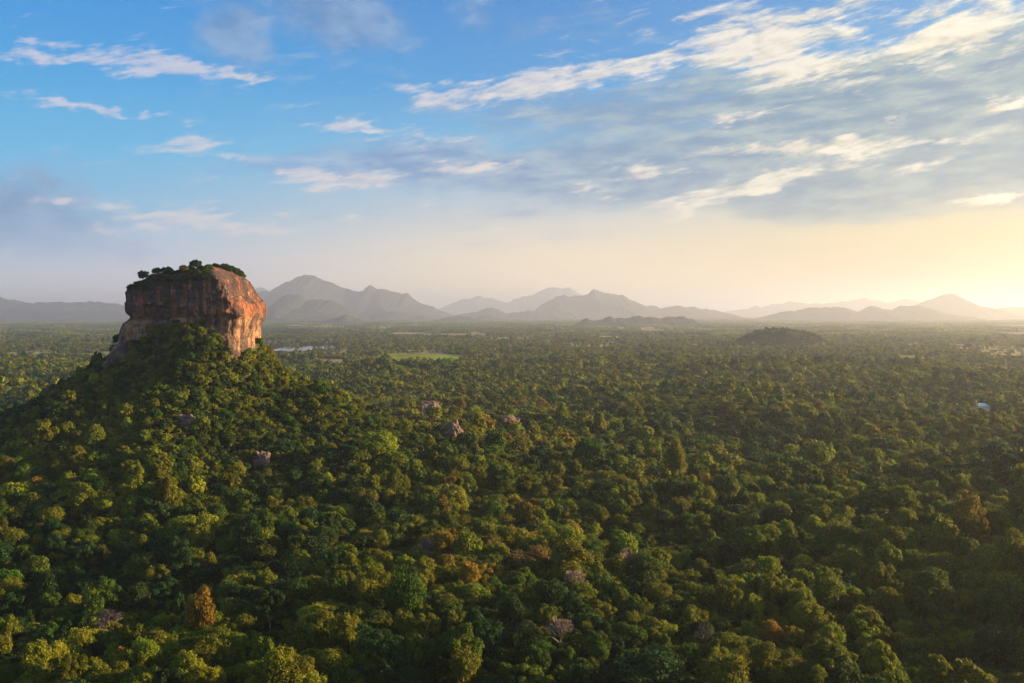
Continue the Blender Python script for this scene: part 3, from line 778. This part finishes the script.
def keep_mask(x, y):
    k = np.ones(len(x), bool)
    for cx, cy_, rx, ry in CLEAR: k &= ((x - cx) / rx) ** 2 + ((y - cy_) / ry) ** 2 > 1
    for e in [LAKE] + FIELDS: k &= (rg.random(len(x)) < (0.0 if e is LAKE else 0.02)) | ~in_sheet(x, y, (e[0], e[1] - 0.035 * e[1], e[2] * 1.02 + 6, e[3] * 1.02 + 0.045 * e[1]), 1.0, 0.0)
    # the rock's own footprint
    k &= ~on_rock(x, y)
    return k
def add_trees(x, y, lod, rmin, rmax, nv, power=2.0):
    k = keep_mask(x, y) & ((fbm(x / 38, y / 60, octv=2, seed=91) < 0.86) | (np.hypot(x - HX, y - HY) < 420)) & (rg.random(len(x)) > openness(x, y) * 0.93)
    x, y = x[k], y[k]; n = len(x)
    r = rmin + (rmax - rmin) * rg.random(n) ** power
    r = np.where((rg.random(n) < 0.008) & (np.hypot(x, y) < 1500), rng_big(rg, n), r)
    r = r * (0.62 + 0.38 * sstep(230, 380, np.hypot(x - HX, y - HY)))
    r = np.where(np.abs(x - KN[0]) + np.abs(y - KN[1] - 160) < 420, 3.5 + rg.random(n) * 2.5, r)
    big = fbm(x / 90, y / 90, octv=2, seed=15); r = r * (1 + 0.20 * big)
    ci = pick_colour(x, y, n); si = rg.choice(6, n, p=[.18, .22, .22, .05, .21, .12]); v = rg.integers(0, nv, n)
    z = land(x, y) - 0.5
    asp = rg.uniform(0.78, 1.32, n)
    hf = rg.uniform(0.8, 1.25, n) + 0.45 * (rg.random(n) < .12)
    for i in range(n):
        PTS.append((x[i], y[i], z[i], r[i], hf[i], rg.uniform(0, 6.28), PIDX[(lod, si[i], v[i] if lod == 0 else 0, ci[i])], ci[i], si[i], asp[i]))
def thin(x, y, dmin):
    return x, y
x, y = jitter_band(405, 900, 6.7); add_trees(x, y, 0, 3.0, 8.2, 2, 2.3)
x, y = jitter_band(620, 1420, 6.2); k = np.hypot(x - HX, y - HY) < 330; add_trees(x[k], y[k], 1, 3.8, 7.5, 1, 1.6)
x, y = jitter_band(900, 1700, 7.6); add_trees(x, y, 1, 3.2, 8.2, 1, 2.1)
x, y = jitter_band(1700, 3200, 11.0); add_trees(x, y, 2, 4.5, 9.5, 1, 1.8)
x, y = jitter_band(3200, 7000, 16.0, 0.56); add_trees(x, y, 2, 4.5, 8.5, 1, 1.5)
# low growth under and between the trees
x, y = jitter_band(405, 1500, 5.6, 0.56); k = ~on_rock(x, y); x, y = x[k], y[k]
ci = np.clip(pick_colour(x, y, len(x)), 0, 3); z = land(x, y) - .6
for i in range(len(x)):
    PTS.append((x[i], y[i], z[i], rg.uniform(1.3, 3.0), rg.uniform(.7, 1.3), rg.uniform(0, 6.28), PIDX[(2, int(rg.integers(0, 3)), 0, int(ci[i]))], -3, -3, 1.0))
# bare trees
x, y = jitter_band(430, 1900, 62.0)
k = keep_mask(x, y) & (rg.random(len(x)) < .18) & (np.hypot(x - HX, y - HY) > 380); x, y = x[k], y[k]
for i in range(len(x)):
    PTS.append((x[i], y[i], float(land(x[i], y[i])) - .5, rg.uniform(6, 10), rg.uniform(1.0, 1.3), rg.uniform(0, 6.28), PIDX[('bare', int(rg.integers(0, 3)))], -1, -1, 1.0))
# groves of the far plain
x, y = jitter_band(7000, 15000, 125.0, 0.55); k = rg.random(len(x)) > openness(x, y); x, y = x[k], y[k]
x2, y2 = jitter_band(15000, 26000, 210.0, 0.55); k = rg.random(len(x2)) > openness(x2, y2); x = np.concatenate([x, x2[k]]); y = np.concatenate([y, y2[k]])
k = np.ones(len(x), bool)
for e in (LAKE, FAR_LAKE, *FIELDS): k &= ~in_sheet(x, y, (e[0], e[1], e[2] + 90, e[3] + 90), 1.0, 0.0)
x, y = x[k], y[k]
for i in range(len(x)):
    PTS.append((x[i], y[i], float(land(x[i], y[i])) - 2, rg.uniform(.8, 1.3), rg.uniform(.8, 1.3), rg.uniform(0, 6.28), PIDX[('grove', int(rg.integers(0, GROVES)), int(rg.choice(4, p=[.3, .35, .25, .1])))], -2, -2, 1.0))
LMX, LMY, _z = ground_hit(380, 452, 12)
PTS.append((LMX, LMY, float(land(LMX, LMY)) - .5, 16.5, .85, 1.0, PIDX[(0, 0, 0, 3)], 3, 0, 1.0))
A = np.array(PTS)

# ---- which trees show largest: they become objects of their own
sx, sy = project(A[:, 0], A[:, 1], A[:, 2] + A[:, 3] * 1.8)
dist = np.hypot(A[:, 0], A[:, 1])
app = A[:, 3] / dist * F
vis = (sx > 4) & (sx < 1020) & (sy < 676) & (sy > 330) & (A[:, 7] > -2) & (A[:, 8] >= 0)
bare_vis = (sx > 4) & (sx < 1020) & (sy < 676) & (A[:, 8] == -1)
score = np.where(vis, app, -1)
N_IND = 296
ind = np.argsort(-score)[:N_IND]
ind_b = np.argsort(-np.where(bare_vis, app, -1))[:16]
rest = np.ones(len(A), bool); rest[ind] = False; rest[ind_b] = False

# ---- the forest mass: one object, instanced trees
B = A[rest]
me = bpy.data.meshes.new('forest'); me.vertices.add(len(B)); me.vertices.foreach_set('co', B[:, :3].astype(np.float32).ravel())
for nm, typ, val in (('proto', 'INT', B[:, 6].astype(np.int32)), ('spin', 'FLOAT', B[:, 5].astype(np.float32)), ('size', 'FLOAT', B[:, 3].astype(np.float32)), ('tall', 'FLOAT', B[:, 4].astype(np.float32)), ('wide', 'FLOAT', B[:, 9].astype(np.float32))):
    a = me.attributes.new(nm, typ, 'POINT'); a.data.foreach_set('value', val)
forest = tag(link('forest', me), 'dense dry-zone forest filling the plain and the hill', None, None, 'stuff')
ng = bpy.data.node_groups.new('forest_trees', 'GeometryNodeTree')
ng.interface.new_socket('Geometry', in_out='INPUT', socket_type='NodeSocketGeometry'); ng.interface.new_socket('Geometry', in_out='OUTPUT', socket_type='NodeSocketGeometry')
gi = ng.nodes.new('NodeGroupInput'); go = ng.nodes.new('NodeGroupOutput'); ip = ng.nodes.new('GeometryNodeInstanceOnPoints'); ci_ = ng.nodes.new('GeometryNodeCollectionInfo')
ci_.inputs['Collection'].default_value = PROTO; ci_.inputs['Separate Children'].default_value = True; ci_.inputs['Reset Children'].default_value = True
def nattr(nm, typ):
    n = ng.nodes.new('GeometryNodeInputNamedAttribute'); n.data_type = typ; n.inputs['Name'].default_value = nm; return n.outputs['Attribute']
L = ng.links.new
L(gi.outputs[0], ip.inputs['Points']); L(ci_.outputs[0], ip.inputs['Instance']); ip.inputs['Pick Instance'].default_value = True
L(nattr('proto', 'INT'), ip.inputs['Instance Index'])
cr = ng.nodes.new('ShaderNodeCombineXYZ'); L(nattr('spin', 'FLOAT'), cr.inputs[2]); er = ng.nodes.new('FunctionNodeEulerToRotation'); L(cr.outputs[0], er.inputs[0]); L(er.outputs[0], ip.inputs['Rotation'])
sz = nattr('size', 'FLOAT'); mu = ng.nodes.new('ShaderNodeMath'); mu.operation = 'MULTIPLY'; L(sz, mu.inputs[0]); L(nattr('tall', 'FLOAT'), mu.inputs[1])
cs = ng.nodes.new('ShaderNodeCombineXYZ'); mw_ = ng.nodes.new('ShaderNodeMath'); mw_.operation = 'MULTIPLY'; L(sz, mw_.inputs[0]); L(nattr('wide', 'FLOAT'), mw_.inputs[1]); L(mw_.outputs[0], cs.inputs[0]); L(sz, cs.inputs[1]); L(mu.outputs[0], cs.inputs[2]); L(cs.outputs[0], ip.inputs['Scale'])
L(ip.outputs[0], go.inputs[0])
md = forest.modifiers.new('trees', 'NODES'); md.node_group = ng

# ---- the trees that stand as objects
def tree_obj(name, x, y, z, r, hf, spin, crown_me, trunk_me, asp=1.0):
    e = bpy.data.objects.new(name, None); COL.objects.link(e)
    e.location = (x, y, z); e.rotation_euler = (0, 0, spin); e.scale = (r * asp, r, r * hf); e.empty_display_size = .5
    link('trunk', trunk_me, e); link('crown', crown_me, e)
    return e
ANCHOR = [(60, 'the long low ridge'), (130, "the rock apron"), (195, 'the rock tower'), (255, 'the sunlit cliff'), (306, 'the tall mountain'), (370, 'the notched summit'), (430, 'the boulder pair'), (510, 'the lone boulder'), (593, 'the grey mountain'), (650, 'the low hill string'), (715, 'the bright water strip'), (785, 'the wooded knoll'), (865, 'the rounded hills'), (949, 'the cone mountain'), (1015, 'the faint sunward hills')]
ORD = ['', 'second', 'third', 'fourth', 'fifth', 'sixth', 'seventh', 'eighth', 'ninth', 'tenth', 'eleventh', 'twelfth']
def row_name(py):
    for lim, t in ((470, 'on the hill slope'), (510, 'at the hill foot'), (545, 'mid-forest'), (575, 'on the near slope'), (600, 'three ranks up'), (628, 'two ranks up'), (652, 'one rank up'), (900, 'along the bottom edge')):
        if py < lim: return t
def size_word(a): return 'huge' if a > 17 else 'large' if a > 14.5 else 'medium' if a > 12.5 else 'small'
def label_all(rows):
    """rows: list of (object, words, px, py); equal wordings are told apart by their order towards the sun"""
    by = {}
    for o, wd, px, py in rows:
        an = min(ANCHOR, key=lambda t: abs(t[0] - px))[1]
        by.setdefault('%s %s below %s' % (wd, row_name(py), an), []).append((px, o))
    for k, l in by.items():
        l.sort(key=lambda t: t[0])
        for i, (_, o) in enumerate(l):
            o['label'] = k if len(l) == 1 else k + (', less sunward' if i == 0 and len(l) == 2 else ', more sunward' if len(l) == 2 else ', first sunward' if i == 0 else ', %s sunward' % ORD[i])
rows = []
for i in ind:
    x, y, z, r, hf, spin, p, ci, si, asp = A[i]; ci, si = int(ci), int(si)
    o = tree_obj('forest_tree', x, y, z, r, hf, spin, NEAR_CROWN[si, int(p) % 2, ci], NEAR_TRUNK[i % 3], asp)
    tag(o, None, 'tree', 'leafy trees of the forest')
    rows.append((o, '%s %s %s tree' % (size_word(app[i]), COLOURS[ci][0], SHAPES[si]), sx[i], sy[i]))
label_all(rows)
rows = []
for i in ind_b:
    x, y, z, r, hf, spin, p, ci, si, asp = A[i]
    o = tree_obj('bare_tree', x, y, z, r, hf, spin, BARE_CROWN[int(p) % 3], NEAR_TRUNK[i % 3]); tag(o, None, 'tree', 'leafless trees in the forest')
    rows.append((o, 'leafless grey-brown tree', sx[i], sy[i]))
label_all(rows)

# ---- trees and scrub on top of the rock
def rim(u, back=0.0):
    """a spot on the rock's upper surface at offset u, BACK metres behind the first flat ground"""
    if u > 30:
        hs = [h for h in (RB.ray_cast(Vector((u, v, 400)), Vector((0, 0, -1))) for v in np.arange(-50, 40, 2.0)) if h[0] is not None]
        b_ = max(hs, key=lambda h: h[0].z)[0]; h2 = RB.ray_cast(Vector((u, b_.y - 6 + back, 400)), Vector((0, 0, -1)))
        return h2[0] if h2[0] is not None else b_
    for v in np.arange(-60, 40, 1.5):
        h = RB.ray_cast(Vector((u, v, 400)), Vector((0, 0, -1)))
        if h[0] is not None and h[0].z > 150 and abs(h[1].z) > (0.55 if u < 32 else 0.3):
            h2 = RB.ray_cast(Vector((u, v + back, 400)), Vector((0, 0, -1)))
            return h2[0] if h2[0] is not None else h[0]
    return Vector((u, -20, 195))
TOP = [(152, 4.6, 'spiky', 0, 3, 'thin spiky tree rising from the low summit scrub'),
       (168, 4.0, 'umb', 0, 6, 'umbrella shaped tree on the rock rim, the lower of the pair'),
       (179.5, 4.4, 'umb', 0, 6, 'umbrella shaped tree on the rock rim, the higher of the pair'),
       (197, 4.2, 'dome', 4, 6, 'golden-brown round tree on the middle of the rock rim'),
       (208.5, 4.6, 'umb', 0, 7, 'dark open tree standing highest on the rock rim'),
       (241, 3.6, 'dome', 1, 2, 'round tree leaning out over the sunlit cliff edge')]
for px, r, kind, ci, back, lab in TOP:
    p = rim((px - 190) * .91, back)
    sh = {'dome': 0, 'umb': 5, 'spiky': 4}[kind]; tall = {'dome': .9, 'umb': 1.45, 'spiky': 1.3}[kind]
    o = tree_obj('summit_tree', ROCK_X + p.x, 1000 + p.y, p.z - r * .24 * tall, r * 1.1, tall, px * 1.7, NEAR_CROWN[sh, int(px) % 2, ci], NEAR_TRUNK[0])
    tag(o, lab, 'tree', 'trees on top of the rock')
rgs = np.random.default_rng(77)
rows = []
for px in np.arange(137, 242, 2.1):
    for back in (-1.5, 1.0, 6.0, 14.0):
        if back > 1 and rgs.random() < .25: continue
        u = (px + rgs.uniform(-1, 1) - 190) * .91; p = rim(u, back + rgs.uniform(-1, 1)); r = rgs.uniform(2.0, 3.8) * (1.25 if px > 212 else 1.0)
        ci = int(rgs.choice([0, 1, 2], p=[.6, .3, .1])); tall = rgs.uniform(.7, 1.0)
        o = bpy.data.objects.new('summit_bush', NEAR_CROWN[2 if rgs.random() < .6 else 0, int(rgs.integers(0, 2)), ci]); COL.objects.link(o)
        o.location = (ROCK_X + p.x, 1000 + p.y, p.z - r * tall * 1.0); o.scale = (r, r, r * tall); o.rotation_euler = (0, 0, rgs.uniform(0, 6.28))
        tag(o, 'low green bush among the scrub that covers the rock summit', 'bush', 'bushes covering the rock summit')

# ------------------------------------------------------------------ haze
def build_haze():
    m = bpy.data.materials.new('haze'); m.use_nodes = True; nt = m.node_tree; nt.nodes.clear()
    out = nt.nodes.new('ShaderNodeOutputMaterial'); v = nt.nodes.new('ShaderNodeVolumePrincipled')
    v.inputs['Color'].default_value = (0.68, 0.77, 0.93, 1); v.inputs['Density'].default_value = HAZE_DENSITY; v.inputs['Anisotropy'].default_value = 0.62
    nt.links.new(v.outputs[0], out.inputs['Volume'])
    m.cycles.homogeneous_volume = True
    V, Fc = box_arrays(-135000, 135000, -135000, 135000, -34, 1290)
    o = link('haze', mesh_from('haze', V, Fc, m)); tag(o, 'thin warm haze over the whole plain', None, None, 'stuff')
    o.display_type = 'WIRE'
build_haze()
